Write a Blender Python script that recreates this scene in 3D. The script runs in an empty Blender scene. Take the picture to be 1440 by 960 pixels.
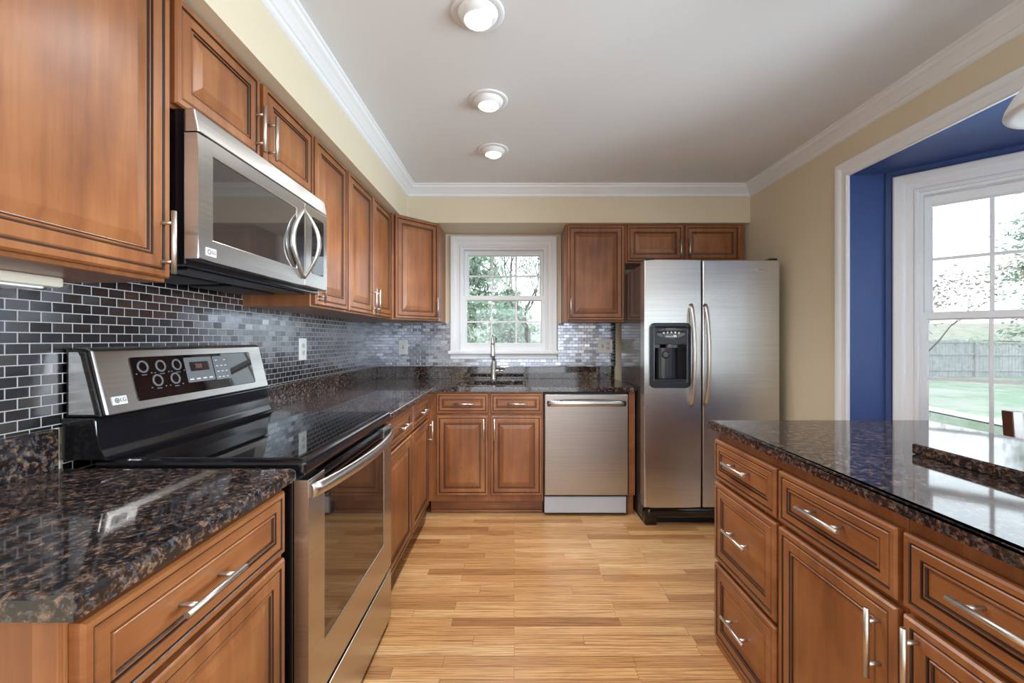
import bpy, bmesh, math, random
from mathutils import Vector, Matrix
random.seed(7)
PI = math.pi
C = bpy.context.scene.collection
S = bpy.context.scene

# ------------------------------------------------------------------ camera
cam_d = bpy.data.cameras.new('camera'); cam = bpy.data.objects.new('camera', cam_d); C.objects.link(cam)
cam.location = (0, 0, 1.245); cam.rotation_euler = (PI/2, 0, 0)
cam_d.sensor_width = 36; cam_d.lens = 590*36/1440
cam_d.shift_x = -3/1440; cam_d.shift_y = -2.5/1440; cam_d.clip_start = .02; cam_d.clip_end = 300
S.camera = cam

# ------------------------------------------------------------------ exposure, world, daylight, fill lamps
S.view_settings.view_transform = 'Standard'; S.view_settings.look = 'None'
S.view_settings.gamma = 1; S.view_settings.use_curve_mapping = False
S.view_settings.exposure = 0.16
W = bpy.data.worlds.new('sky'); S.world = W; W.use_nodes = True
bg = W.node_tree.nodes['Background']
bg.inputs['Color'].default_value = (.86, .93, 1, 1); bg.inputs['Strength'].default_value = 3.1

def area(name, loc, rot, sx, sy, power, color):
    d = bpy.data.lights.new(name, 'AREA'); d.shape = 'RECTANGLE'; d.size = sx; d.size_y = sy
    d.energy = power; d.color = color
    o = bpy.data.objects.new(name, d); C.objects.link(o); o.location = loc; o.rotation_euler = rot
    return o
# added fill lamp at the unseen rear opening, brightens the room from behind
area('rear_fill', (.3, -3.15, 1.2), (-PI/2, 0, PI), 2.6, 2.0, 12, (.90, .95, 1))
# added overhead fill panel, unseen behind the camera, lifts the room's brightness
area('rear_overhead_fill', (.2, -1.5, 2.415), (0, 0, 0), 1.5, 1.8, 40, (.95, .97, 1))
# daylight entering by the middle windows of the bay
area('bay_daylight', (2.95, .2, 1.4), (0, PI/2, 0), 1.3, 2.2, 340, (.84, .92, 1))

# ------------------------------------------------------------------ materials
def mat(name):
    m = bpy.data.materials.new(name); m.use_nodes = True
    return m, m.node_tree, m.node_tree.nodes['Principled BSDF']
def N(nt, t, **kw):
    n = nt.nodes.new('ShaderNode'+t)
    for k, v in kw.items():
        if k in n.inputs: n.inputs[k].default_value = v
        else: setattr(n, k, v)
    return n
def L(nt, a, b): nt.links.new(a, b)
def simple(name, col, rough=.5, metal=0, spec=.5, coat=0, emit=None, estr=0, ior=None):
    m, nt, p = mat(name)
    p.inputs['Base Color'].default_value = (*col, 1); p.inputs['Roughness'].default_value = rough
    p.inputs['Metallic'].default_value = metal; p.inputs['Specular IOR Level'].default_value = spec
    p.inputs['Coat Weight'].default_value = coat; p.inputs['Coat Roughness'].default_value = .08
    if ior: p.inputs['IOR'].default_value = ior
    if emit: p.inputs['Emission Color'].default_value = (*emit, 1); p.inputs['Emission Strength'].default_value = estr
    return m
def ramp(nt, stops, interp='LINEAR'):
    r = N(nt, 'ValToRGB'); r.color_ramp.interpolation = interp
    e = r.color_ramp.elements
    while len(e) < len(stops): e.new(.5)
    for el, (p, c) in zip(e, stops): el.position = p; el.color = (*c, 1)
    return r
def coords(nt, scale=(1, 1, 1), swz=None):
    t = N(nt, 'TexCoord'); v = t.outputs['Object']
    if swz:
        s = N(nt, 'SeparateXYZ'); c = N(nt, 'CombineXYZ'); L(nt, v, s.inputs[0])
        for i, k in enumerate(swz): L(nt, s.outputs[k], c.inputs[i])
        v = c.outputs[0]
    m = N(nt, 'Mapping'); m.inputs['Scale'].default_value = scale; L(nt, v, m.inputs[0])
    return m.outputs[0]

def wood(name, scale, dark, mid, light, rough=.38):
    m, nt, p = mat(name)
    oi = N(nt, 'ObjectInfo'); v = coords(nt, scale)
    add = N(nt, 'VectorMath', operation='ADD'); L(nt, v, add.inputs[0]); 
    mul = N(nt, 'Math', operation='MULTIPLY'); L(nt, oi.outputs['Random'], mul.inputs[0]); mul.inputs[1].default_value = 37
    L(nt, mul.outputs[0], add.inputs[1])
    n1 = N(nt, 'TexNoise', Scale=1.0, Detail=6.0, Roughness=.6, Distortion=.6); L(nt, add.outputs[0], n1.inputs['Vector'])
    v2 = coords(nt, (5, 5, 4)); n2 = N(nt, 'TexNoise', Scale=1.0, Detail=3.0); 
    add2 = N(nt, 'VectorMath', operation='ADD'); L(nt, v2, add2.inputs[0]); L(nt, mul.outputs[0], add2.inputs[1]); L(nt, add2.outputs[0], n2.inputs['Vector'])
    mx = N(nt, 'Mix'); mx.inputs[0].default_value = .56; L(nt, n1.outputs[0], mx.inputs[2]); L(nt, n2.outputs[0], mx.inputs[3])
    r = ramp(nt, [(.32, dark), (.5, mid), (.68, light)]); L(nt, mx.outputs[0], r.inputs[0]); L(nt, r.outputs[0], p.inputs['Base Color'])
    p.inputs['Roughness'].default_value = rough; p.inputs['Coat Weight'].default_value = .22; p.inputs['Coat Roughness'].default_value = .27
    return m
WD, WM, WL = (.155, .049, .015), (.255, .089, .028), (.365, .150, .052)
M_wood = wood('cinnamon_maple_upright', (30, 30, 2.2), WD, WM, WL)
M_woodh = wood('cinnamon_maple_level', (2.2, 2.2, 30), WD, WM, WL)
M_glaze = simple('dark_glaze', (.035, .014, .008), .4)
M_rawwood = wood('pale_birch_ply', (3, 3, 25), (.42, .27, .12), (.5, .33, .16), (.56, .38, .2), .5)
M_chair = wood('walnut_stain', (4, 4, 30), (.055, .018, .008), (.085, .028, .013), (.12, .043, .02), .3)

def granite():
    m, nt, p = mat('tan_brown_granite')
    v = coords(nt, (1, 1, 1))
    n1 = N(nt, 'TexNoise', Scale=72.0, Detail=5.0, Roughness=.66, Distortion=.25); L(nt, v, n1.inputs['Vector'])
    r1 = ramp(nt, [(.46, (.010, .009, .011)), (.54, (.045, .026, .018)), (.62, (.165, .105, .075)), (.74, (.25, .17, .13))]); L(nt, n1.outputs[0], r1.inputs[0])
    n2 = N(nt, 'TexNoise', Scale=95.0, Detail=3.0, Roughness=.55); L(nt, v, n2.inputs['Vector'])
    r2 = ramp(nt, [(.56, (0, 0, 0)), (.64, (1, 1, 1))]); L(nt, n2.outputs[0], r2.inputs[0])
    mx = N(nt, 'Mix', data_type='RGBA'); L(nt, r2.outputs[0], mx.inputs[0]); L(nt, r1.outputs[0], mx.inputs[6]); mx.inputs[7].default_value = (.06, .063, .075, 1)
    vo = N(nt, 'TexVoronoi', Scale=210.0); L(nt, v, vo.inputs['Vector'])
    r3 = ramp(nt, [(.0, (.55, .55, .55)), (.5, (1.15, 1.15, 1.15))]); L(nt, vo.outputs['Color'], r3.inputs[0])
    mm = N(nt, 'Mix', data_type='RGBA', blend_type='MULTIPLY'); mm.inputs[0].default_value = .8; L(nt, mx.outputs[2], mm.inputs[6]); L(nt, r3.outputs[0], mm.inputs[7])
    L(nt, mm.outputs[2], p.inputs['Base Color'])
    p.inputs['Roughness'].default_value = .06; p.inputs['Specular IOR Level'].default_value = .8
    return m
M_granite = granite()

def tiles(name, swz):
    m, nt, p = mat(name)
    v = coords(nt, (1, 1, 1), swz)
    b = N(nt, 'TexBrick'); b.offset = .5; L(nt, v, b.inputs['Vector'])
    for k, x in (('Scale', 1.0), ('Mortar Size', .0013), ('Mortar Smooth', .1), ('Bias', 0.0), ('Brick Width', .050), ('Row Height', .0263)): b.inputs[k].default_value = x
    b.inputs['Color1'].default_value = (0, 0, 0, 1); b.inputs['Color2'].default_value = (1, 1, 1, 1); b.inputs['Mortar'].default_value = (.5, .5, .5, 1)
    r = ramp(nt, [(0, (.20, .21, .245)), (.5, (.275, .287, .325)), (1, (.37, .38, .41))]); L(nt, b.outputs['Color'], r.inputs[0])
    mx = N(nt, 'Mix', data_type='RGBA'); L(nt, b.outputs['Fac'], mx.inputs[0]); L(nt, r.outputs[0], mx.inputs[6]); mx.inputs[7].default_value = (.42, .42, .43, 1)
    L(nt, mx.outputs[2], p.inputs['Base Color'])
    me = N(nt, 'Math', operation='SUBTRACT'); me.inputs[0].default_value = 1; L(nt, b.outputs['Fac'], me.inputs[1]); L(nt, me.outputs[0], p.inputs['Metallic'])
    rr = N(nt, 'MapRange'); L(nt, b.outputs['Fac'], rr.inputs[0]); rr.inputs[3].default_value = .2; rr.inputs[4].default_value = .8; L(nt, rr.outputs[0], p.inputs['Roughness'])
    wn = N(nt, 'TexWhiteNoise', noise_dimensions='1D'); L(nt, b.outputs['Color'], wn.inputs['W'])
    sb = N(nt, 'VectorMath', operation='SUBTRACT'); L(nt, wn.outputs['Color'], sb.inputs[0]); sb.inputs[1].default_value = (.5, .5, .5)
    sc = N(nt, 'VectorMath', operation='SCALE'); L(nt, sb.outputs[0], sc.inputs[0]); sc.inputs['Scale'].default_value = .05
    bu = N(nt, 'Bump'); bu.inputs['Strength'].default_value = .5; bu.inputs['Distance'].default_value = .001; L(nt, me.outputs[0], bu.inputs['Height'])
    ad = N(nt, 'VectorMath', operation='ADD'); L(nt, bu.outputs[0], ad.inputs[0]); L(nt, sc.outputs[0], ad.inputs[1])
    no = N(nt, 'VectorMath', operation='NORMALIZE'); L(nt, ad.outputs[0], no.inputs[0]); L(nt, no.outputs[0], p.inputs['Normal'])
    return m
M_tile_left = tiles('steel_mosaic_long_wall', (1, 2, 0)); M_tile_back = tiles('steel_mosaic_short_wall', (0, 2, 1))

def oak():
    m, nt, p = mat('oak_strip_floor')
    v = coords(nt)
    b = N(nt, 'TexBrick'); b.offset = .37; b.offset_frequency = 2; b.squash = .62; b.squash_frequency = 3; L(nt, v, b.inputs['Vector'])
    for k, x in (('Scale', 1.0), ('Mortar Size', .0006), ('Mortar Smooth', .2), ('Bias', 0.0), ('Brick Width', .74), ('Row Height', .057)): b.inputs[k].default_value = x
    b.inputs['Color1'].default_value = (0, 0, 0, 1); b.inputs['Color2'].default_value = (1, 1, 1, 1); b.inputs['Mortar'].default_value = (.5, .5, .5, 1)
    off = N(nt, 'VectorMath', operation='SCALE'); L(nt, b.outputs['Color'], off.inputs[0]); off.inputs['Scale'].default_value = 11
    def shifted(scale):
        mp = N(nt, 'Mapping'); mp.inputs['Scale'].default_value = scale; L(nt, v, mp.inputs[0])
        a = N(nt, 'VectorMath', operation='ADD'); L(nt, mp.outputs[0], a.inputs[0]); L(nt, off.outputs[0], a.inputs[1]); return a.outputs[0]
    n1 = N(nt, 'TexNoise', Scale=1.0, Detail=5.0, Roughness=.65); L(nt, shifted((6, 150, 1)), n1.inputs['Vector'])
    w = N(nt, 'TexWave', Scale=1.0, Distortion=14.0, Detail=3.0); w.bands_direction = 'Y'; w.inputs['Detail Scale'].default_value = .8; L(nt, shifted((1.2, 22, 1)), w.inputs['Vector'])
    r0 = ramp(nt, [(0, (.36, .168, .062)), (.35, (.53, .280, .110)), (.65, (.61, .340, .142)), (1, (.68, .43, .205))]); L(nt, b.outputs['Color'], r0.inputs[0])
    r1 = ramp(nt, [(.34, (.60, .53, .46)), (.56, (1.1, 1.1, 1.1))]); L(nt, n1.outputs[0], r1.inputs[0])
    r2 = ramp(nt, [(0, (.52, .44, .37)), (.22, (1, 1, 1))]); L(nt, w.outputs[0], r2.inputs[0])
    m1 = N(nt, 'Mix', data_type='RGBA', blend_type='MULTIPLY'); m1.inputs[0].default_value = .8; L(nt, r0.outputs[0], m1.inputs[6]); L(nt, r1.outputs[0], m1.inputs[7])
    m2 = N(nt, 'Mix', data_type='RGBA', blend_type='MULTIPLY'); m2.inputs[0].default_value = .7; L(nt, m1.outputs[2], m2.inputs[6]); L(nt, r2.outputs[0], m2.inputs[7])
    m3 = N(nt, 'Mix', data_type='RGBA'); L(nt, b.outputs['Fac'], m3.inputs[0]); L(nt, m2.outputs[2], m3.inputs[6]); m3.inputs[7].default_value = (.10, .045, .015, 1)
    L(nt, m3.outputs[2], p.inputs['Base Color'])
    p.inputs['Roughness'].default_value = .33; p.inputs['Coat Weight'].default_value = .25; p.inputs['Coat Roughness'].default_value = .18
    return m
M_oak = oak()

def steel(name, base=.60, rough=.27, tint=(1, .985, .96), axis='Z', aniso=.75, sc=(2, 2, 260)):
    m, nt, p = mat(name)
    v = coords(nt, sc); n = N(nt, 'TexNoise', Scale=1.0, Detail=3.0); L(nt, v, n.inputs['Vector'])
    r = ramp(nt, [(.3, tuple(base*.92*t for t in tint)), (.7, tuple(base*1.06*t for t in tint))]); L(nt, n.outputs[0], r.inputs[0]); L(nt, r.outputs[0], p.inputs['Base Color'])
    p.inputs['Metallic'].default_value = 1; p.inputs['Roughness'].default_value = rough
    p.inputs['Anisotropic'].default_value = aniso
    t = N(nt, 'Tangent'); t.direction_type = 'RADIAL'; t.axis = axis; L(nt, t.outputs[0], p.inputs['Tangent'])
    return m
M_steel = steel('brushed_stainless')
M_steel_v = steel('brushed_stainless_dishwasher', .46, .3, (1, .97, .94))
M_nickel = simple('satin_nickel', (.66, .64, .61), .36, 1)
M_chrome = simple('polished_chrome', (.75, .75, .76), .08, 1)
M_black = simple('black_enamel', (.006, .006, .008), .12, 0, .6)
M_blackm = simple('black_plastic', (.012, .012, .014), .42)
M_glassblack = simple('black_ceramic_glass', (.004, .004, .005), .03, 0, .7)
M_ovenglass = simple('smoked_oven_glass', (.018, .012, .009), .04, 0, 1.0, ior=1.9)
M_mwglass = simple('smoked_microwave_glass', (.03, .027, .026), .04, 0, 1.0, ior=2.0)
M_grey = simple('grey_plastic', (.16, .165, .18), .4)
M_kick = simple('pale_kick_plate', (.46, .49, .53), .4)
M_navy = simple('dark_blue_grey_plastic', (.016, .019, .027), .28)
M_mark = simple('pale_print', (.72, .72, .72), .5)
M_lcd = simple('dim_display', (.02, .008, .007), .15)
M_digit = simple('dim_red_digits', (.25, .12, .10), .5)
M_badge = simple('badge_silver', (.60, .60, .60), .45)
M_dark = simple('matte_base_black', (.004, .004, .004), .7)  # matte black of the range and refrigerator bases
M_fridgeside = simple('fridge_side_enamel', (.055, .045, .042), .1, 0, .9)
M_wall = simple('cream_wall_paint', (.69, .605, .455), .6, spec=.3)
M_ceil = simple('white_ceiling_paint', (.76, .79, .82), .75, spec=.2)
M_white = simple('white_trim_paint', (.80, .825, .855), .35, spec=.45)
M_blue = simple('blue_wall_paint', (.045, .088, .255), .45, spec=.35)
M_plate = simple('white_plastic', (.82, .82, .80), .35)
M_slot = simple('outlet_slot', (.05, .045, .04), .6)
M_ivory = simple('ivory_plastic', (.66, .62, .52), .35)
M_bulb = simple('lit_bulb', (1, .96, .88), .3, emit=(1, .93, .80), estr=9)
M_shade = simple('frosted_white_glass', (.88, .91, .95), .28, spec=.5)
def pane():
    m, nt, p = mat('window_glass'); nt.nodes.remove(p)
    t = N(nt, 'BsdfTransparent'); g = N(nt, 'BsdfGlossy', Roughness=.01); f = N(nt, 'Fresnel'); f.inputs[0].default_value = 1.5
    t.inputs[0].default_value = (.93, .96, .96, 1)
    x = N(nt, 'MixShader'); L(nt, f.outputs[0], x.inputs[0]); L(nt, t.outputs[0], x.inputs[1]); L(nt, g.outputs[0], x.inputs[2])
    L(nt, x.outputs[0], nt.nodes['Material Output'].inputs[0]); return m
M_pane = pane()
def grass_mat():
    m, nt, p = mat('winter_lawn')
    n = N(nt, 'TexNoise', Scale=.35, Detail=7.0, Roughness=.7); L(nt, coords(nt), n.inputs['Vector'])
    r = ramp(nt, [(.38, (.36, .36, .33)), (.5, (.32, .35, .29)), (.57, (.23, .31, .22)), (.7, (.40, .40, .37))]); L(nt, n.outputs[0], r.inputs[0]); L(nt, r.outputs[0], p.inputs['Base Color'])
    p.inputs['Roughness'].default_value = .95; p.inputs['Specular IOR Level'].default_value = .1; return m
M_grass = grass_mat()
M_fence = wood('weathered_fence_boards', (14, 14, 1), (.30, .31, .33), (.40, .41, .43), (.48, .49, .51), .9)
M_fence.node_tree.nodes['Principled BSDF'].inputs['Coat Weight'].default_value = 0
M_stone = simple('dark_landscape_timber', (.10, .11, .14), .9)
M_cap = simple('pale_cap_stone', (.75, .76, .78), .8)
M_bark = simple('grey_bark', (.13, .115, .105), .9, spec=.1)
def leafm(name, a, b):
    m, nt, p = mat(name); n = N(nt, 'TexNoise', Scale=1.3, Detail=4.0); L(nt, coords(nt), n.inputs['Vector'])
    r = ramp(nt, [(.35, a), (.65, b)]); L(nt, n.outputs[0], r.inputs[0]); L(nt, r.outputs[0], p.inputs['Base Color']); p.inputs['Roughness'].default_value = .8; p.inputs['Specular IOR Level'].default_value = .15; return m
M_leaf = leafm('evergreen_leaves', (.17, .25, .18), (.32, .41, .30))
M_leafdry = leafm('dry_leaves', (.17, .13, .12), (.28, .20, .17))

# ------------------------------------------------------------------ mesh helpers
def newbm(): return bmesh.new()
def world_loc(o):
    v = Vector(o.location)
    while o.parent: o = o.parent; v += Vector(o.location)
    return v
def obj(name, bm, m, parent=None, smooth=False):
    bmesh.ops.recalc_face_normals(bm, faces=bm.faces[:])
    if parent is not None:
        bmesh.ops.translate(bm, verts=bm.verts[:], vec=-world_loc(parent))
    me = bpy.data.meshes.new(name); bm.to_mesh(me); bm.free()
    for x in (m if isinstance(m, (list, tuple)) else [m]): me.materials.append(x)
    if smooth:
        for p in me.polygons: p.use_smooth = True
    o = bpy.data.objects.new(name, me); C.objects.link(o)
    if parent is not None: o.parent = parent
    return o
def thing(name, label, cat, loc=(0, 0, 0), group=None):
    o = bpy.data.objects.new(name, None); C.objects.link(o); o.location = loc; o.empty_display_size = .1
    o['label'] = label; o['category'] = cat
    if group: o['group'] = group
    return o
def tag(o, label, cat, group=None):
    o['label'] = label; o['category'] = cat
    if group: o['group'] = group
    return o
def struct(o, label=None, cat=None):
    o['kind'] = 'structure'
    if label: o['label'] = label; o['category'] = cat
    return o
class Fr:
    """a wall-like frame: a runs along the face, d comes out of it, z is up"""
    def __init__(s, ox, oy, u, n):
        s.o = Vector((ox, oy, 0)); s.u = Vector((*u, 0)).normalized(); s.n = Vector((*n, 0)).normalized()
    def p(s, a, d, z): return s.o + s.u*a + s.n*d + Vector((0, 0, z))
WORLD = Fr(0, 0, (1, 0), (0, 1))
def fbox(bm, F, a0, a1, d0, d1, z0, z1, mi=0, bev=0, seg=2):
    vs = [bm.verts.new(F.p(a, d, z)) for a in (a0, a1) for d in (d0, d1) for z in (z0, z1)]
    q = [(0, 1, 3, 2), (4, 6, 7, 5), (0, 4, 5, 1), (2, 3, 7, 6), (0, 2, 6, 4), (1, 5, 7, 3)]
    fs = [bm.faces.new([vs[i] for i in f]) for f in q]
    for f in fs: f.material_index = mi
    if bev:
        es = list({e for f in fs for e in f.edges})
        r = bmesh.ops.bevel(bm, geom=es, offset=bev, segments=seg, profile=.5, affect='EDGES', clamp_overlap=True)
        for f in r['faces']: f.material_index = mi
def wbox(bm, x0, x1, y0, y1, z0, z1, mi=0, bev=0, seg=2): fbox(bm, WORLD, x0, x1, y0, y1, z0, z1, mi, bev, seg)
def rings(bm, F, a0, a1, z0, z1, prof, fill=True, back=False, fillmi=0):
    """nested rectangles: prof = [(inset, d, material of the ring leading here)]"""
    loops = []
    for ins, d, mi in prof:
        loops.append([bm.verts.new(F.p(a, d, z)) for a, z in ((a0+ins, z0+ins), (a1-ins, z0+ins), (a1-ins, z1-ins), (a0+ins, z1-ins))])
    for k in range(1, len(loops)):
        for i in range(4):
            f = bm.faces.new((loops[k-1][i], loops[k-1][(i+1) % 4], loops[k][(i+1) % 4], loops[k][i])); f.material_index = prof[k][2]
    if fill: bm.faces.new(loops[-1]).material_index = fillmi
    if back: bm.faces.new(loops[0][::-1]).material_index = 0
    return loops
def cells(bm, F, us, vs, hole, d0, d1, flat=False, bev=0, mi=0):
    """a slab on a grid of rectangles with some left out; flat=True: u,v are x,y and d is z"""
    P = (lambda u, v, d: Vector((u, v, d))) if flat else (lambda u, v, d: F.p(u, d, v))
    vv = {}
    def g(i, j, k):
        if (i, j, k) not in vv: vv[i, j, k] = bm.verts.new(P(us[i], vs[j], (d0, d1)[k]))
        return vv[i, j, k]
    nu, nv = len(us)-1, len(vs)-1
    solid = lambda i, j: 0 <= i < nu and 0 <= j < nv and not hole(i, j)
    rim = []
    for i in range(nu):
        for j in range(nv):
            if not solid(i, j): continue
            for k in (0, 1): bm.faces.new([g(*t, k) for t in ((i, j), (i+1, j), (i+1, j+1), (i, j+1))]).material_index = mi
            for (di, dj, a, b) in ((-1, 0, (i, j), (i, j+1)), (1, 0, (i+1, j), (i+1, j+1)), (0, -1, (i, j), (i+1, j)), (0, 1, (i, j+1), (i+1, j+1))):
                if not solid(i+di, j+dj):
                    bm.faces.new((g(*a, 0), g(*b, 0), g(*b, 1), g(*a, 1))).material_index = mi; rim.append((g(*a, 1), g(*b, 1)))
    if bev:
        es = [bm.edges.get(r) for r in rim]
        bmesh.ops.bevel(bm, geom=es, offset=bev, segments=3, profile=.5, affect='EDGES', clamp_overlap=True)
def sweep(bm, path, prof, nrm, side=1, closed=False, mi=0):
    """mitred moulding: path of points in a plane, prof = [(in-plane offset, offset along nrm)]"""
    path = [Vector(p) for p in path]; nrm = Vector(nrm).normalized(); n = len(path); secs = []
    for i in range(n):
        t0 = (path[i]-path[i-1]).normalized() if (i or closed) else None
        t1 = (path[(i+1) % n]-path[i]).normalized() if (i < n-1 or closed) else None
        s0 = nrm.cross(t0)*side if t0 else None; s1 = nrm.cross(t1)*side if t1 else None
        if s0 is None: m = s1
        elif s1 is None: m = s0
        else: m = (s0+s1).normalized(); m = m/max(.2, m.dot(s0))
        secs.append([bm.verts.new(path[i]+m*a+nrm*b) for a, b in prof])
    k = len(prof)
    for i in range(n if closed else n-1):
        A, B = secs[i], secs[(i+1) % n]
        for j in range(k): bm.faces.new((A[j], A[(j+1) % k], B[(j+1) % k], B[j])).material_index = mi
    if not closed:
        bm.faces.new(secs[0]).material_index = mi; bm.faces.new(secs[-1][::-1]).material_index = mi
def tube(bm, pts, r, seg=12, mi=0, flat=None, caps=True):
    pts = [Vector(p) for p in pts]; n = len(pts); rs = r if isinstance(r, (list, tuple)) else [r]*n
    t = (pts[1]-pts[0]).normalized(); up = Vector((0, 0, 1)) if abs(t.z) < .9 else Vector((0, 1, 0))
    if flat is not None: up = Vector(flat[2])
    x = t.cross(up).normalized(); secs = []
    for i in range(n):
        t = (pts[min(i+1, n-1)]-pts[max(i-1, 0)]).normalized()
        x = (x-t*x.dot(t)).normalized(); y = t.cross(x)
        fx, fy = (flat[0], flat[1]) if flat is not None else (1, 1)
        secs.append([bm.verts.new(pts[i]+(x*math.cos(2*PI*k/seg)*fx+y*math.sin(2*PI*k/seg)*fy)*rs[i]) for k in range(seg)])
    for i in range(n-1):
        for k in range(seg):
            f = bm.faces.new((secs[i][k], secs[i][(k+1) % seg], secs[i+1][(k+1) % seg], secs[i+1][k])); f.material_index = mi; f.smooth = True
    if caps:
        bm.faces.new(secs[0][::-1]).material_index = mi; bm.faces.new(secs[-1]).material_index = mi
def lathe(bm, c, prof, seg=32, mi=0, axis=(0, 0, 1), smooth=True, capends=True):
    q = Vector((0, 0, 1)).rotation_difference(Vector(axis)).to_matrix(); c = Vector(c); secs = []
    for r, h in prof:
        secs.append([bm.verts.new(c+q @ Vector((max(r, 1e-4)*math.cos(2*PI*k/seg), max(r, 1e-4)*math.sin(2*PI*k/seg), h))) for k in range(seg)])
    for i in range(len(prof)-1):
        for k in range(seg):
            f = bm.faces.new((secs[i][k], secs[i][(k+1) % seg], secs[i+1][(k+1) % seg], secs[i+1][k])); f.material_index = mi; f.smooth = smooth
    if capends:
        for s in (secs[0], secs[-1]): bm.faces.new(s).material_index = mi
def prism(bm, pts, off, mi=0, bev=0):
    """polygon pts extruded by vector off"""
    off = Vector(off); a = [bm.verts.new(Vector(p)) for p in pts]; b = [bm.verts.new(Vector(p)+off) for p in pts]; n = len(pts)
    fs = [bm.faces.new(a), bm.faces.new(b[::-1])]+[bm.faces.new((a[i], a[(i+1) % n], b[(i+1) % n], b[i])) for i in range(n)]
    for f in fs: f.material_index = mi
    if bev:
        r = bmesh.ops.bevel(bm, geom=list({e for f in fs for e in f.edges}), offset=bev, segments=2, profile=.5, affect='EDGES', clamp_overlap=True)
        for f in r['faces']: f.material_index = mi
def text(name, s, size, F, a, d, z, m, parent, tilt=0):
    cu = bpy.data.curves.new(name, 'FONT'); cu.body = s; cu.size = size; cu.align_x = 'CENTER'; cu.align_y = 'CENTER'; cu.extrude = .0003
    cu.materials.append(m); o = bpy.data.objects.new(name, cu); C.objects.link(o)
    w = Vector((0, 0, 1)); right = w.cross(F.n)*1
    up = (w*math.cos(tilt)-F.n*math.sin(tilt)); nn = (F.n*math.cos(tilt)+w*math.sin(tilt))
    mx = Matrix((right, up, nn)).transposed().to_4x4()
    me = bpy.data.meshes.new_from_object(o); bpy.data.objects.remove(o); o = bpy.data.objects.new(name, me); C.objects.link(o)
    o.parent = parent; mx.translation = F.p(a, d, z)-world_loc(parent); o.matrix_local = mx
    return o
# ------------------------------------------------------------------ room shell
XL, XR, YB, ZC, ZS = -1.19, 1.823, 3.60, 2.43, 2.148      # left wall, right wall, back wall, ceiling, soffit underside
YF = -3.0
b = newbm(); wbox(b, -1.4, 2.83, YF-.15, 3.72, -.12, 0); struct(obj('floor', b, M_oak))
b = newbm(); wbox(b, -1.4, XR+.13, YF-.15, 3.72, ZC, ZC+.1); struct(obj('ceiling', b, M_ceil))
b = newbm(); wbox(b, XL-.12, XL, YF-.12, YB+.12, 0, ZC); struct(obj('wall_left', b, M_wall))
FB = Fr(0, YB, (1, 0), (0, -1))
b = newbm(); cells(b, FB, [XL, -.449, .27, XR+.13], [0, 1.15, 2.034, ZC], lambda i, j: i == 1 and j == 1, -.12, 0)
struct(obj('wall_back', b, M_wall))
FR = Fr(XR, 0, (0, -1), (-1, 0))                            # a = -Y
b = newbm(); cells(b, FR, [-YB, -2.290, 1.217, 3.0], [0, 2.147, ZC], lambda i, j: i == 1 and j == 0, -.13, 0)
struct(obj('wall_right', b, M_wall))
FW = Fr(0, YF, (-1, 0), (0, 1))
b = newbm(); cells(b, FW, [-XR-.13, -1.6, 1.0, -XL+.12], [0, 2.1, ZC], lambda i, j: i == 1 and j == 0, -.12, 0)
struct(obj('wall_front', b, M_wall))
b = newbm()
for a0, a1 in ((-1.6, -1.52), (-.34, -.26), (.92, 1.0)): fbox(b, FW, a0, a1, -.1, -.02, 0, 2.1, bev=.004)
for z0, z1 in ((0, .1), (2.0, 2.1)): fbox(b, FW, -1.52, .92, -.095, -.025, z0, z1)
struct(obj('window_5', b, M_white))
# soffit boxed in above the wall cabinets, one continuous drop
b = newbm(); cells(b, None, [XL, -.825, XR], [YF, 3.24, YB], lambda i, j: i == 1 and j == 0, ZS, ZC-.0005, flat=True)
struct(obj('wall_soffit', b, M_wall))
# crown moulding
b = newbm()
sweep(b, [(-.825, YF, ZC), (-.825, 3.24, ZC), (XR, 3.24, ZC), (XR, YF, ZC)],
      [(0, 0), (.072, 0), (.072, -.010), (.064, -.014), (.060, -.026), (.046, -.036), (.030, -.052), (.022, -.062), (.016, -.064), (.014, -.078), (.006, -.084), (0, -.086)], (0, 0, 1), side=-1)
struct(obj('trim_1', b, M_white))
# bay with three windows
b = newbm(); cells(b, None, [XR, XR+.1305, 2.013], [2.278, 2.2895, 2.4], lambda i, j: i == 0 and j == 1, 0, 2.146, flat=True); struct(obj('wall_reveal', b, M_blue))
b = newbm(); cells(b, None, [XR, XR+.1305, 2.013], [-1.325, -1.2165, -1.205], lambda i, j: i == 0 and j == 0, 0, 2.146, flat=True); struct(obj('wall_return', b, M_blue))
b = newbm(); prism(b, [(1.954, 2.40, 2.146), (2.013, 2.40, 2.146), (2.83, 1.583, 2.146), (2.83, -.51, 2.146), (2.013, -1.327, 2.146), (1.954, -1.327, 2.146)], (0, 0, .1)); prism(b, [(1.8235, 2.2895, 2.138), (1.954, 2.2895, 2.138), (1.954, -1.2165, 2.138), (1.8235, -1.2165, 2.138)], (0, 0, .0088))
struct(obj('ceiling_bay', b, M_blue))
q = math.sqrt(.5); LB = .695/q
FA = Fr(2.013, 2.278, (q, -q), (-q, -q)); FC = Fr(2.708, 1.583, (0, -1), (-1, 0)); FD = Fr(2.708, -.51, (-q, -q), (-q, q))
def bay_wall(name, F, ln, holes):
    us = sorted({0, ln} | {h for w in holes for h in w}); vs = [0, .69, 2.01, 2.1455]
    bb = newbm(); cells(bb, F, us, vs, lambda i, j: j == 1 and any(us[i] >= w[0]-1e-6 and us[i+1] <= w[1]+1e-6 for w in holes), -.12, 0)
    struct(obj(name, bb, M_blue))
bay_wall('wall_bay_angled', FA, LB, [(.134, .134+.716)])
bay_wall('wall_bay', FC, 2.093, [(.15, .95), (1.14, 1.94)])
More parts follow.
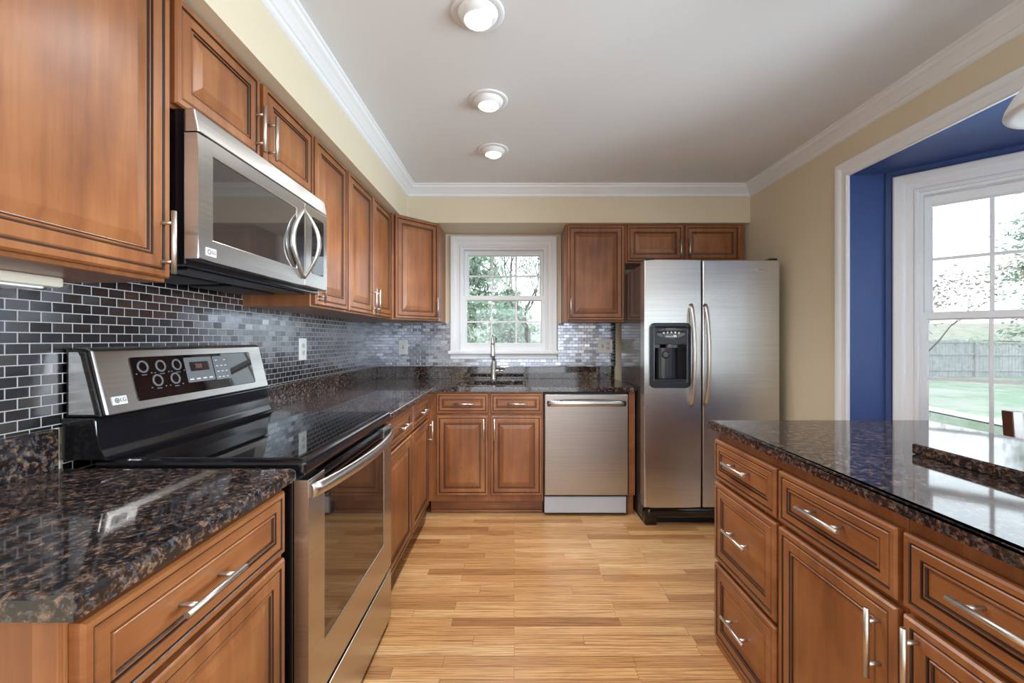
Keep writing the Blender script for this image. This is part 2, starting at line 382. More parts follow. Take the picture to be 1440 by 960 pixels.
bay_wall('wall_bay_near', FD, LB, [(.134, .134+.716)])
b = newbm()
fbox(b, FA, .002, .028, .0, .008, 0, 2.149, bev=.003); fbox(b, FA, .028, LB-.01, .0, .008, 2.122, 2.149, bev=.003)
struct(obj('trim_3', b, M_blue))

def window(idx, F, a0, a1, zb, zt, cw, cwt, ug, lg, cols, apron=True):
    """a0,a1,zb,zt: opening inside the casing; ug, lg: glass of the upper and lower sash (a0,a1,z0,z1)"""
    root = bpy.data.objects.new('window_%d' % idx, None); C.objects.link(root); root.location = F.p((a0+a1)/2, 0, zb); root['kind'] = 'structure'
    bb = newbm()
    k = cw/.1
    prof = [(0, 0), (0, .012), (.006*k, .016), (.016*k, .016), (.022*k, .011), (.05*k, .013), (.058*k, .019), (.066*k, .022), (.094*k, .024), (.1*k, .019), (.1*k, 0)]
    sweep(bb, [F.p(a0, 0, zb), F.p(a0, 0, zt), F.p(a1, 0, zt), F.p(a1, 0, zb)], prof, F.n)
    obj('casing', bb, M_white, root)
    bb = newbm(); fbox(bb, F, a0-cw-.018, a1+cw+.018, -.0, .038, zb-.028, zb, bev=.006)
    if apron:
        fbox(bb, F, a0-cw, a1+cw, .0, .016, zb-.07, zb-.028, bev=.003)
    obj('sill', bb, M_white, root)
    j = .016; bb = newbm()
    for (x0, x1, z0, z1) in ((a0, a0+j, zb, zt), (a1-j, a1, zb, zt), (a0+j, a1-j, zt-j, zt), (a0+j, a1-j, zb, zb+j)): fbox(bb, F, x0, x1, -.115, -.002, z0, z1)
    obj('frame', bb, M_white, root)
    mid0, mid1 = lg[3], ug[2]
    for nm, g, ox0, ox1, oz0, oz1, d0, d1 in (('upper_sash', ug, a0+j, a1-j, mid0+.004, zt-j, -.078, -.05), ('lower_sash', lg, a0+.002, a1-.002, zb+.002, mid1, -.045, -.012)):
        bb = newbm()
        L0 = [(0, d0, 0)]
        def rect(x0, x1, z0, z1, d): return [bb.verts.new(F.p(x, d, z)) for x, z in ((x0, z0), (x1, z0), (x1, z1), (x0, z1))]
        lo = [rect(ox0, ox1, oz0, oz1, d0), rect(ox0, ox1, oz0, oz1, d1-.003), rect(ox0+.003, ox1-.003, oz0+.003, oz1-.003, d1), rect(g[0]-.008, g[1]+.008, g[2]-.008, g[3]+.008, d1), rect(*g, d1-.012), rect(*g, d0)]
        for p_, q_ in zip(lo, lo[1:]+lo[:1]):
            for i in range(4): bb.faces.new((p_[i], p_[(i+1) % 4], q_[(i+1) % 4], q_[i]))
        so = obj(nm, bb, M_white, root)
        bb = newbm(); dm = (d0+d1)/2
        for i in range(1, cols):
            x = g[0]+(g[1]-g[0])*i/cols; fbox(bb, F, x-.008, x+.008, dm-.005, dm+.006, g[2], g[3], bev=.002)
        zz = (g[2]+g[3])/2; fbox(bb, F, g[0], g[1], dm-.004, dm+.005, zz-.008, zz+.008, bev=.002)
        obj('muntin', bb, M_white, so)
        bb = newbm(); fbox(bb, F, g[0]+.001, g[1]-.001, dm-.009, dm-.0055, g[2]+.001, g[3]-.001); obj('glass', bb, M_pane, so)
    return root
window(1, FB, -.449, .27, 1.15, 2.034, .097, .1, (-.394, .2215, 1.624, 1.972), (-.408, .2306, 1.218, 1.579), 3)
window(2, FA, .134, .85, .69, 2.01, .102, .1, (.185, .799, 1.387, 1.941), (.170, .814, .745, 1.345), 3)
for k, a in ((3, .15), (4, 1.14)): window(k, FC, a, a+.8, .69, 2.01, .09, .1, (a+.05, a+.75, 1.387, 1.941), (a+.036, a+.764, .745, 1.345), 3)
window(6, FD, .134, .85, .69, 2.01, .102, .1, (.185, .799, 1.387, 1.941), (.170, .814, .745, 1.345), 3)
# cased opening of the bay
b = newbm()
sweep(b, [FR.p(-2.278, 0, 0), FR.p(-2.278, 0, 2.135), FR.p(1.205, 0, 2.135), FR.p(1.205, 0, 0)],
      [(0, 0), (0, .012), (.006, .017), (.014, .017), (.018, .012), (.042, .014), (.050, .020), (.058, .023), (.076, .024), (.082, .019), (.082, 0)], FR.n)
struct(obj('trim_4', b, M_white))
b = newbm(); wbox(b, XR-.014, XR, 2.362, 3.0, 0, .09, bev=.004); struct(obj('baseboard_right', b, M_white))
# mosaic splashbacks
FL = Fr(XL, 0, (0, 1), (1, 0))
b = newbm(); cells(b, FL, [-.2, 1.08, 1.10, 1.87, YB-.006], [.88, 1.017, 1.40, 1.50], lambda i, j: (j == 0 and i != 2) or (j == 2 and i != 2), 0, .006)
struct(obj('wall_tile_left', b, M_tile_left))
b = newbm(); cells(b, FB, [XL+.006, -.546, .376, .868], [1.017, 1.0795, 1.385], lambda i, j: i == 1 and j == 1, 0, .006)
struct(obj('wall_tile_back', b, M_tile_back))

# ------------------------------------------------------------------ cabinets
def sc(pr, k): return [(i*k, d, m) for i, d, m in pr]
DOOR = [(0, 0, 0), (0, .015, 0), (.004, .020, 0), (.017, .020, 0), (.019, .0165, 1), (.0225, .0165, 1), (.0255, .0192, 0), (.050, .0192, 0), (.0515, .0155, 1), (.0545, .0155, 1),
        (.0565, .0180, 0), (.0590, .0180, 0), (.0605, .0140, 1), (.0635, .0140, 1), (.0650, .0135, 0), (.0920, .0190, 0)]
DRAWER = [(0, 0, 0), (0, .015, 0), (.004, .020, 0), (.0135, .020, 0), (.0155, .0165, 1), (.0180, .0165, 1), (.0205, .0192, 0), (.0385, .0192, 0), (.0400, .0150, 1), (.0425, .0150, 1),
          (.0450, .0185, 0), (.0475, .0185, 0), (.0490, .0135, 1), (.0510, .0135, 1), (.0525, .0140, 0)]
def handle(parent, F, kind, a, z, ln=.155, out=.05):
    bb = newbm(); r = .0058; h = ln/2; k = ln*.31
    if kind == 'v':
        tube(bb, [F.p(a, out, z-h), F.p(a, out, z+h)], r)
        for s in (-k, k): tube(bb, [F.p(a, .017, z+s), F.p(a, out, z+s)], .0046, 10)
    else:
        tube(bb, [F.p(a-h, out, z), F.p(a+h, out, z)], r)
        for s in (-k, k): tube(bb, [F.p(a+s, .012, z), F.p(a+s, out, z)], .0046, 10)
    return obj('handle', bb, M_nickel, parent)
def cabinet(name, label, F, a0, a1, z0, z1, depth, fronts, toe=0, group=None, top=True, post=None):
    toe = toe or 0
    root = thing(name, label, 'cabinet', F.p((a0+a1)/2, -depth/2, z0), group)
    bb = newbm()
    zb = z0+toe
    if top: fbox(bb, F, a0, a1, -depth, 0, zb, z1, bev=.0015, seg=1)
    else:
        for x0, x1, d0, d1, y0, y1 in ((a0, a0+.018, -depth, -.019, zb, z1), (a1-.018, a1, -depth, -.019, zb, z1), (a0+.018, a1-.018, -depth, -depth+.012, zb, z1), (a0+.018, a1-.018, -depth+.012, -.019, zb, zb+.018), (a0, a1, -.019, 0, zb, z1)):
            fbox(bb, F, x0, x1, d0, d1, y0, y1)
    obj('carcass', bb, M_wood, root)
    if toe:
        bb = newbm(); fbox(bb, F, a0, a1, -depth, -.07, z0, zb); fbox(bb, F, a0, a1, -.07, -.056, z0, .02, bev=.006); obj('toe_kick', bb, M_woodh, root)
    for f in fronts:
        bb = newbm(); w = min(f['a1']-f['a0'], f['z1']-f['z0'])
        rings(bb, F, f['a0'], f['a1'], f['z0'], f['z1'], sc(DOOR, min(1, w/.22)) if f['k'] != 'drawer' else DRAWER, back=True)
        for v in bb.verts: v.co += F.n*.001
        o = obj(f['n'] if 'n' in f else f['k'].replace('panel_', ''), bb, [M_woodh if f['k'] == 'drawer' or f.get('h') else M_wood, M_glaze], root)
        if 'hd' in f: handle(o, F, *f['hd'])
    if post: post(root)
    return root
def D(a0, a1, z0, z1, hd=None, **k): d = dict(k='door', a0=a0, a1=a1, z0=z0, z1=z1, **k); d.update({'hd': hd} if hd else {}); return d
def R(a0, a1, z0, z1, hd=None, k='drawer'): d = dict(k=k, n='drawer', a0=a0, a1=a1, z0=z0, z1=z1, h=1); d.update({'hd': hd} if hd else {}); return d

# wall cabinets on the long wall
FU = Fr(-.89, 0, (0, 1), (1, 0)); UD = .299; GU = 'wall cabinets under the soffit'
cabinet('wall_cabinet', 'large pale brown wall cabinet with one tall door, nearest the camera beside the microwave', FU, .45, 1.069, 1.39, ZS-.0005, UD, [D(.457, 1.062, 1.400, ZS-.012, ('v', 1.036, 1.485))], None, GU)
cabinet('wall_cabinet', 'short two-door wall cabinet directly above the microwave', FU, 1.071, 1.829, 1.846, ZS-.0005, UD,
        [D(1.08, 1.437, 1.856, ZS-.012, ('v', 1.414, 1.955)), D(1.462, 1.82, 1.856, ZS-.012, ('v', 1.486, 1.955))], None, GU)
def raw_side(root):
    bb = newbm(); fbox(bb, FU, 1.831, 1.836, -UD, -.001, 1.392, 1.44); obj('side_panel', bb, M_woodh, root)
cabinet('wall_cabinet', 'narrow tall one-door wall cabinet just past the microwave', FU, 1.831, 2.203, 1.39, ZS-.0005, UD, [D(1.842, 2.192, 1.400, ZS-.012, ('v', 1.87, 1.485))], None, GU)
cabinet('wall_cabinet', 'two-door wall cabinet between the narrow one-door cabinet and the angled corner cabinet', FU, 2.205, 2.985, 1.39, ZS-.0005, UD,
        [D(2.216, 2.588, 1.400, ZS-.012, ('v', 2.562, 1.485)), D(2.602, 2.974, 1.400, ZS-.012, ('v', 2.628, 1.485))], None, GU)
# angled corner cabinet
c0, c1 = Vector((-.868, 2.988)), Vector((-.588, 3.268)); ln = (c1-c0).length
FK = Fr(c0.x, c0.y, tuple(c1-c0), (c1.y-c0.y, -(c1.x-c0.x)))
root = thing('corner_cabinet', 'angled corner wall cabinet with one door, left of the window over the sink', 'cabinet', (-.9, 3.3, 1.39), GU)
b = newbm(); prism(b, [(XL, 2.988, 1.39), (c0.x, c0.y, 1.39), (c1.x, c1.y, 1.39), (-.588, YB, 1.39), (XL, YB, 1.39)], (0, 0, ZS-.0005-1.39)); obj('carcass', b, M_wood, root)
b = newbm(); rings(b, FK, .014, ln-.014, 1.400, ZS-.012, DOOR, back=True); o = obj('door', b, [M_wood, M_glaze], root); handle(o, FK, 'v', ln-.04, 1.49)
# wall cabinets on the short wall
FV = Fr(0, 3.29, (1, 0), (0, -1)); VD = .309
cabinet('wall_cabinet', 'one-door wall cabinet between the sink window and the refrigerator', FV, .402, .868, 1.385, ZS-.0005, VD, [D(.416, .858, 1.398, ZS-.012, ('v', .440, 1.49))], None, GU)
cabinet('wall_cabinet', 'short two-door wall cabinet above the refrigerator', FV, .870, 1.80, 1.845, ZS-.0005, VD,
        [D(.884, 1.318, 1.858, ZS-.012, ('v', 1.292, 1.95, .15)), D(1.336, 1.76, 1.858, ZS-.012, ('v', 1.360, 1.95, .15))], None, GU)
# under-cabinet lamp, off
root = thing('under_cabinet_light', 'pale slim light fitting under the large wall cabinet nearest the camera', 'light', (-1.10, .72, 1.39))
b = newbm(); wbox(b, -1.165, -1.055, .47, .985, 1.366, 1.39, bev=.006); obj('housing', b, M_ivory, root)
b = newbm(); wbox(b, -1.15, -1.07, .50, .955, 1.361, 1.366, bev=.002); obj('lens', b, M_shade, root)

# base cabinets: near one on the long wall
FBL = Fr(-.602, 0, (0, 1), (1, 0)); BD = .587; ZT = .881; GB = 'base cabinets under the granite'
def near_stile(root):
    bb = newbm(); fbox(bb, FBL, .553, .5595, -.034, 0, .105, ZT, bev=.001); obj('side_stile', bb, M_wood, root)
cabinet('base_cabinet', 'base cabinet with one wide drawer over a door, in front of the range', FBL, .560, 1.086, 0, ZT, BD,
        [R(.566, 1.066, .706, .862, ('h', .785, .780)), D(.566, 1.066, .125, .692)], .105, GB, post=near_stile)
cabinet('base_cabinet', 'drawer-and-door base cabinet just beyond the range', FBL, 1.870, 2.398, 0, ZT, BD,
        [R(1.882, 2.386, .724, .866, ('h', 2.18, .795)), D(1.882, 2.386, .125, .706)], .105, GB)
cabinet('base_cabinet', 'drawer-and-door base cabinet in the inside corner by the sink', FBL, 2.400, 2.968, 0, ZT, BD,
        [R(2.412, 2.868, .724, .866, ('h', 2.64, .795)), D(2.412, 2.868, .125, .706, ('v', 2.835, .62))], .105, GB)
FBS = Fr(0, 2.965, (1, 0), (0, -1))
cabinet('sink_cabinet', 'two-drawer two-door sink base cabinet under the window', FBS, -.601, .206, 0, ZT, .62,
        [R(-.545, -.183, .729, .868, ('h', -.352, .797, .14)), R(-.165, .196, .729, .868, ('h', .020, .797, .14)),
         D(-.545, -.183, .152, .712, ('v', -.212, .618)), D(-.165, .196, .152, .712, ('v', -.138, .618))], .105, GB, top=False)
root = thing('end_panel', 'narrow wooden end panel between the dishwasher and the refrigerator', 'panel', (.828, 3.2, 0))
b = newbm(); wbox(b, .808, .851, 2.955, 3.58, .15, ZT, bev=.001); obj('panel', b, M_woodh, root)
b = newbm(); wbox(b, .808, .851, 3.0, 3.58, 0, .15); obj('toe_kick', b, M_wood, root)
# island
FI = Fr(.837, 0, (0, 1), (-1, 0)); ID = .62
isl = []
def base_mould(a0, a1):
    def f(root):
        bb = newbm(); fbox(bb, FI, a0, a1, 0, .012, 0, .032, bev=.005); obj('base_moulding', bb, M_woodh, root)
    return f
root = cabinet('island_cabinet', 'three-drawer island cabinet at the end nearest the refrigerator', FI, 1.306, 1.718, 0, ZT, ID,
        [R(1.313, 1.712, .686, .841, ('h', 1.516, .776)), R(1.313, 1.712, .357, .669, ('h', 1.516, .522), 'panel_drawer'), R(1.313, 1.712, .040, .340, ('h', 1.522, .190), 'panel_drawer')], 0, 'island cabinets', post=base_mould(1.306, 1.718))
cabinet('island_cabinet', 'island cabinet with one drawer over a door hung beside the three-drawer cabinet', FI, .891, 1.304, 0, ZT, ID,
        [R(.898, 1.298, .686, .841, ('h', 1.098, .776)), D(.898, 1.298, .040, .669, ('v', .937, .570))], 0, 'island cabinets', post=base_mould(.891, 1.304))
cabinet('island_cabinet', 'island drawer-and-door cabinet in the bottom right corner of the photo', FI, .476, .889, 0, ZT, ID,
        [R(.483, .883, .686, .841, ('h', .686, .776)), D(.483, .883, .040, .669, ('v', .848, .585))], 0, 'island cabinets', post=base_mould(.476, .889))

# ------------------------------------------------------------------ granite tops
root = thing('countertop', 'L-shaped dark granite countertop around the sink, with a low granite upstand', 'countertop', (-.3, 3.2, ZT))
b = newbm(); xs = [XL+.001, -.555, -.43, .09, .856]; ys = [1.866, 2.935, 3.05, 3.40, YB-.001]
cells(b, None, xs, ys, lambda i, j: (i > 0 and j == 0) or (i == 2 and j == 2), ZT, .914, flat=True, bev=.007); obj('slab', b, M_granite, root)
b = newbm(); wbox(b, XL+.001, XL+.021, 1.866, YB-.001, .914, 1.016, bev=.002); obj('upstand', b, M_granite, root)
b = newbm(); wbox(b, XL+.0215, .856, YB-.021, YB-.001, .914, 1.016, bev=.002); obj('upstand', b, M_granite, root)
root = thing('countertop', 'short speckled granite countertop in front of the range, nearest the camera', 'countertop', (-.88, .8, ZT))
b = newbm(); cells(b, None, [XL+.001, -.567], [.540, 1.090], lambda i, j: False, ZT, .914, flat=True, bev=.012); obj('slab', b, M_granite, root)
b = newbm(); wbox(b, XL+.001, XL+.021, .540, 1.078, .914, 1.016, bev=.002); obj('upstand', b, M_granite, root)
root = thing('island_countertop', 'large polished dark granite top of the island', 'countertop', (1.25, .7, ZT))
b = newbm(); cells(b, None, [.803, 1.705], [-.35, 1.736], lambda i, j: False, ZT, .914, flat=True, bev=.010); obj('slab', b, M_granite, root)
b = newbm(); wbox(b, 1.154, 1.704, -.349, 1.22, .9145, .945, bev=.006)
tag(obj('granite_ledge', b, M_granite), 'thick granite slab lying on top of the island counter', 'slab')

# ------------------------------------------------------------------ sink and faucet
root = thing('sink', 'undermounted steel sink sunk in the counter below the window', 'sink', (-.17, 3.22, .70))
b = newbm()
def rl(x0, x1, y0, y1, z): return [b.verts.new((x, y, z)) for x, y in ((x0, y0), (x1, y0), (x1, y1), (x0, y1))]
lo = [rl(-.428, .088, 3.052, 3.398, .8805), rl(-.415, .075, 3.065, 3.385, .880), rl(-.405, .065, 3.075, 3.375, .70), rl(-.385, .045, 3.095, 3.355, .69)]
for p_, q_ in zip(lo, lo[1:]):
    for i in range(4): b.faces.new((p_[i], p_[(i+1) % 4], q_[(i+1) % 4], q_[i]))
b.faces.new(lo[-1]); obj('basin', b, M_steel, root)
b = newbm(); lathe(b, (-.17, 3.225, .690), [(.045, .001), (.045, .004), (.036, .003), (.01, .001)], 24); obj('drain', b, M_chrome, root)
root = thing('faucet', 'tall pull-down steel faucet standing behind the sink', 'faucet', (-.172, 3.49, .914))
fx, fy = -.172, 3.49
b = newbm(); lathe(b, (fx, fy, .914), [(.026, 0), (.026, .006), (.0215, .010), (.0215, .125), (.018, .132), (.0145, .15), (.0145, .16)], 24)
R_ = .075
tube(b, [(fx, fy, 1.07), (fx, fy, 1.205)]+[(fx, fy-R_+R_*math.cos(t), 1.205+R_*math.sin(t)) for t in [PI*k/14 for k in range(1, 15)]], .0125, 14)
obj('spout', b, M_nickel, root)
b = newbm(); tube(b, [(fx, fy-2*R_, 1.206), (fx, fy-2*R_, 1.19), (fx, fy-2*R_-.003, 1.12), (fx, fy-2*R_-.004, 1.105)], [.0135, .0155, .0185, .0165], 16); obj('spray_head', b, M_nickel, root)
b = newbm(); tube(b, [(fx+.018, fy, .987), (fx+.045, fy, .987)], .0125, 14); tube(b, [(fx+.04, fy, .987), (fx+.088, fy-.01, .989)], [.0085, .0075], 12); obj('lever', b, M_nickel, root)

# ------------------------------------------------------------------ range
FO = Fr(-.543, 0, (0, 1), (1, 0)); Y0, Y1 = 1.103, 1.857
rng = thing('range', 'stainless electric range with a black glass cooktop and raised control panel', 'stove', (-.86, 1.48, 0))
b = newbm(); wbox(b, -1.18, -.584, Y0+.004, Y1-.004, .015, .886, bev=.002); obj('body', b, M_black, rng)
b = newbm(); wbox(b, -1.105, -.546, Y0-.003, Y1+.003, .886, .9285, bev=.012, seg=3); ct = obj('cooktop', b, M_black, rng)
b = newbm(); wbox(b, -1.07, -.572, Y0+.018, Y1-.018, .9275, .9305, bev=.0012); obj('glass', b, M_glassblack, ct)
dr = None
b = newbm(); cells(b, FO, [Y0+.005, 1.203, 1.752, Y1-.005], [.252, .386, .795, .874], lambda i, j: i == 1 and j == 1 or (i == 1 and j == 2), -.038, 0, bev=.002); dr = obj('oven_door', b, M_steel, rng)
b = newbm(); fbox(b, FO, 1.2035, 1.7515, -.034, -.0025, .3865, .80, bev=.001); obj('window', b, M_ovenglass, dr)
b = newbm(); fbox(b, FO, 1.2035, 1.7515, -.034, -.014, .801, .872)
for k in range(4): fbox(b, FO, 1.21, 1.745, -.014, -.004, .806+k*.0165, .815+k*.0165, bev=.002)
obj('vent', b, M_black, dr)
b = newbm(); pts = []
for k in range(25):
    t = k/24; pts.append(FO.p(Y0+.012+(Y1-Y0-.024)*t, .004+.050*math.sin(PI*t)**.75, .842+.006*math.sin(PI*t)))
tube(b, pts, .0195, 14, flat=(.40, 1, (0, 0, 1))); obj('handle', b, M_steel, dr)
b = newbm(); fbox(b, FO, Y0+.005, Y1-.005, -.036, 0, .030, .234, bev=.002); obj('drawer', b, M_steel, rng)
b = newbm(); wbox(b, -1.1, -.63, Y0+.03, Y1-.03, 0, .02); obj('base', b, M_dark, rng)
# backguard
b = newbm()
prism(b, [(-1.1835, Y0-.008, .929), (-1.055, Y0-.008, .929), (-1.070, Y0-.008, .936), (-1.082, Y0-.008, .955), (-1.090, Y0-.008, .99), (-1.094, Y0-.008, 1.034), (-1.10, Y0-.008, 1.040), (-1.1835, Y0-.008, 1.040)], (0, Y1-Y0+.011, 0), bev=.003)
obj('backguard', b, M_black, rng)
PX0, PZ0, PX1, PZ1 = -1.080, 1.0415, -1.122, 1.2165
b = newbm(); prism(b, [(-1.17, Y0+.012, PZ0), (PX0, Y0+.012, PZ0), (PX1, Y0+.012, PZ1), (-1.135, Y0+.012, 1.224), (-1.17, Y0+.012, 1.224)], (0, Y1-Y0-.024, 0), bev=.004)
cp = obj('control_panel', b, M_steel, rng)
for yy in (Y0, Y1-.0115):
    b = newbm(); prism(b, [(-1.178, yy, 1.0405), (PX0-.006, yy, 1.0405), (PX1-.006, yy, 1.214), (-1.14, yy, 1.222), (-1.178, yy, 1.222)], (0, .0115, 0), bev=.003)
    ec = obj('end_cap', b, M_black, rng)
    y2 = yy-.0012 if yy == Y0 else yy+.0115
    b = newbm(); prism(b, [(-1.170, y2, 1.048), (PX0-.022, y2, 1.048), (PX1-.018, y2, 1.202), (-1.146, y2, 1.212), (-1.170, y2, 1.212)], (0, .0012, 0)); obj('inset', b, M_steel, ec)
class TF(Fr):
    def __init__(s):
        s.o = Vector((PX0, 0, PZ0)); s.u = Vector((0, 1, 0)); s.w = Vector((PX1-PX0, 0, PZ1-PZ0)).normalized(); s.nn = Vector((s.w.z, 0, -s.w.x)); s.n = Vector((1, 0, 0))
    def p(s, a, d, z): return s.o+s.u*a+s.nn*d+s.w*z
T = TF(); TILT = math.atan2(PX0-PX1, PZ1-PZ0)
def rr(a0, a1, z0, z1, r, k=5):
    out = []
    for cx, cz, t0 in ((a1-r, z0+r, -PI/2), (a1-r, z1-r, 0), (a0+r, z1-r, PI/2), (a0+r, z0+r, PI)):
        for i in range(k+1): t = t0+PI/2*i/k; out.append((cx+r*math.cos(t), cz+r*math.sin(t)))
    return out
def rring(bm, F, loops, fill=True, fillmi=0):
    """loops: (a0,a1,z0,z1,radius,d,material)"""
    prev = None
    for (a0, a1, z0, z1, r, d, mi) in loops:
        cur = [bm.verts.new(F.p(a, d, z)) for a, z in rr(a0, a1, z0, z1, r)]
        if prev:
            n = len(cur)
            for i in range(n): bm.faces.new((prev[i], prev[(i+1) % n], cur[(i+1) % n], cur[i])).material_index = mi
        prev = cur
    if fill: bm.faces.new(prev).material_index = fillmi
b = newbm(); rring(b, T, [(1.213, 1.762, .026, .156, .008, 0, 0), (1.213, 1.762, .026, .156, .008, .0015, 0), (1.215, 1.760, .028, .154, .007, .0022, 0)]); dp = obj('display', b, M_glassblack, cp)
for (y, z) in ((1.2505, 1.164), (1.3136, 1.163), (1.376, 1.163), (1.292, 1.120), (1.359, 1.120)):
    s_ = (z-PZ0)/T.w.z
    b = newbm(); lathe(b, T.p(y, .0022, s_), [(.0135, 0), (.0135, .0012), (.019, .0012), (.019, 0)], 28, axis=T.nn, capends=False)
    fbox(b, T, y-.009, y+.009, .0022, .0026, s_-.026, s_-.0235); fbox(b, T, y-.028, y-.023, .0022, .0026, s_-.022, s_-.019); fbox(b, T, y+.023, y+.028, .0022, .0026, s_-.022, s_-.019)
    obj('burner_dial', b, M_grey, dp)
b = newbm(); rring(b, T, [(1.408, 1.535, .060, .146, .004, .0020, 0), (1.408, 1.535, .060, .146, .004, .0032, 0)]); cl = obj('clock_panel', b, M_grey, dp)
b = newbm(); fbox(b, T, 1.428, 1.515, .0032, .0040, .098, .130); obj('clock', b, M_lcd, cl)
b = newbm()
for k in range(4): fbox(b, T, 1.416+k*.03, 1.434+k*.03, .0032, .0036, .068, .073)
obj('marking', b, M_mark, cl); b = newbm()
for k in range(3):
    for j in range(4 if k != 1 else 3): fbox(b, T, 1.552+k*.022, 1.563+k*.022, .0030, .0034, .066+j*.021, .069+j*.021)
kb = b; b = newbm(); rring(b, T, [(1.541, 1.622, .058, .146, .004, .0020, 0), (1.541, 1.622, .058, .146, .004, .0030, 0)]); kp = obj('keypad', b, M_grey, dp); obj('marking', kb, M_mark, kp)
text('clock_digits', '388', .022, T, 1.466, .0042, .114, M_digit, cl, TILT)
b = newbm(); rring(b, T, [(1.135, 1.178, .026, .049, .001, .000, 0), (1.135, 1.178, .026, .049, .001, .0025, 0)]); bd = obj('badge', b, M_badge, cp)
b = newbm(); lathe(b, T.p(1.148, .0025, .0375), [(.0045, .0003), (.0055, .0003), (.0070, .0003)], 20, axis=T.nn, capends=False); lathe(b, T.p(1.148, .0025, .0375), [(.0001, .0003), (.0028, .0003)], 12, axis=T.nn, capends=False); obj('emblem', b, M_blackm, bd)
text('lettering', 'LG', .015, T, 1.166, .0028, .0375, M_blackm, bd, TILT)

# ------------------------------------------------------------------ microwave
FM = Fr(-.815, 0, (0, 1), (1, 0)); m0, m1 = 1.083, 1.829
mw = thing('microwave', 'stainless over-the-range microwave mounted above the black cooktop', 'microwave', (-1.0, 1.456, 1.445))
b = newbm(); wbox(b, -1.186, -.852, m0+.004, m1-.003, 1.440, 1.8445, bev=.003); obj('body', b, M_black, mw)
b = newbm(); prism(b, [FM.p(m0, -.036, 1.784), FM.p(m0, 0, 1.784), FM.p(m0, -.012, 1.8445), FM.p(m0, -.036, 1.8445)], (0, m1-m0, 0), bev=.003); obj('vent_panel', b, M_steel, mw)
b = newbm(); cells(b, FM, [m0, 1.138, 1.575, 1.634], [1.455, 1.515, 1.738, 1.780], lambda i, j: i == 1 and j == 1, -.036, 0, bev=.004); md = obj('door', b, M_steel, mw)
b = newbm(); fbox(b, FM, 1.1385, 1.5745, -.03, -.003, 1.5155, 1.7375); obj('window', b, M_mwglass, md)
b = newbm()
LS = lambda t: math.sin(PI*t)
def zc(t): return 1.482+(1.748-1.482)*t
n = 22
# dark lens-shaped recess, chrome rim to the window side, bowed grip standing out
vs_ = [b.verts.new(FM.p(1.622-.082*LS(k/n), .0015, zc(k/n))) for k in range(n+1)]+[b.verts.new(FM.p(1.626, .0015, zc(1-k/n))) for k in range(n+1)]
f_ = b.faces.new(vs_); r_ = bmesh.ops.extrude_face_region(b, geom=[f_]); bmesh.ops.translate(b, verts=[v for v in r_['geom'] if isinstance(v, bmesh.types.BMVert)], vec=FM.n*-.004)
obj('handle_recess', b, M_black, md)
b = newbm(); tube(b, [FM.p(1.622-.086*LS(k/n), .005, zc(k/n)) for k in range(n+1)], [.004+.006*LS(k/n) for k in range(n+1)], 10)
tube(b, [FM.p(1.622, .005+.056*LS(k/n), zc(k/n)) for k in range(n+1)], [.006+.007*LS(k/n) for k in range(n+1)], 12, flat=(.55, 1, (0, 1, 0))); obj('handle', b, M_nickel, md)
b = newbm(); fbox(b, FM, 1.637, m1, -.036, 0, 1.455, 1.780, bev=.004); mp = obj('control_panel', b, M_steel, mw)
b = newbm(); rring(b, FM, [(1.690, 1.792, 1.512, 1.742, .012, 0, 0), (1.690, 1.792, 1.512, 1.742, .012, .0015, 0)]); obj('keypad', b, M_glassblack, mp)
b = newbm(); rring(b, FM, [(1.108, 1.146, 1.468, 1.490, .001, 0, 0), (1.108, 1.146, 1.468, 1.490, .001, .002, 0)]); bd = obj('badge', b, M_badge, md)
b = newbm(); lathe(b, FM.p(1.119, .002, 1.479), [(.0045, .0003), (.0068, .0003)], 20, axis=FM.n, capends=False); obj('emblem', b, M_blackm, bd)
text('lettering', 'LG', .0135, FM, 1.1355, .0024, 1.479, M_blackm, bd)
b = newbm(); wbox(b, -1.15, -1.0, 1.16, 1.42, 1.432, 1.4395, bev=.002); wbox(b, -1.15, -1.0, 1.49, 1.75, 1.432, 1.4395, bev=.002); obj('grease_filter', b, M_blackm, mw)
b = newbm(); wbox(b, -.97, -.885, 1.14, 1.77, 1.434, 1.4395, bev=.002); obj('light_cover', b, M_navy, mw)

# ------------------------------------------------------------------ dishwasher
FDW = Fr(0, 2.945, (1, 0), (0, -1))
dw = thing('dishwasher', 'stainless dishwasher with a bowed bar handle between sink cabinet and refrigerator', 'dishwasher', (.51, 3.2, 0))
b = newbm(); fbox(b, FDW, .212, .803, -.6, -.03, .02, .872); obj('body', b, M_blackm, dw)
b = newbm(); fbox(b, FDW, .213, .802, -.03, 0, .152, .862, bev=.006); dd = obj('door', b, M_steel_v, dw)
b = newbm(); pts = [FDW.p(.235+.545*k/20, .006+.04*math.sin(PI*k/20)**.6, .797+.008*math.sin(PI*k/20)) for k in range(21)]; tube(b, pts, .021, 12, flat=(.5, 1, (0, 0, 1))); obj('handle', b, M_steel, dd)
b = newbm(); fbox(b, FDW, .214, .790, -.03, -.012, .025, .138, bev=.003); obj('kick_plate', b, M_kick, dw)

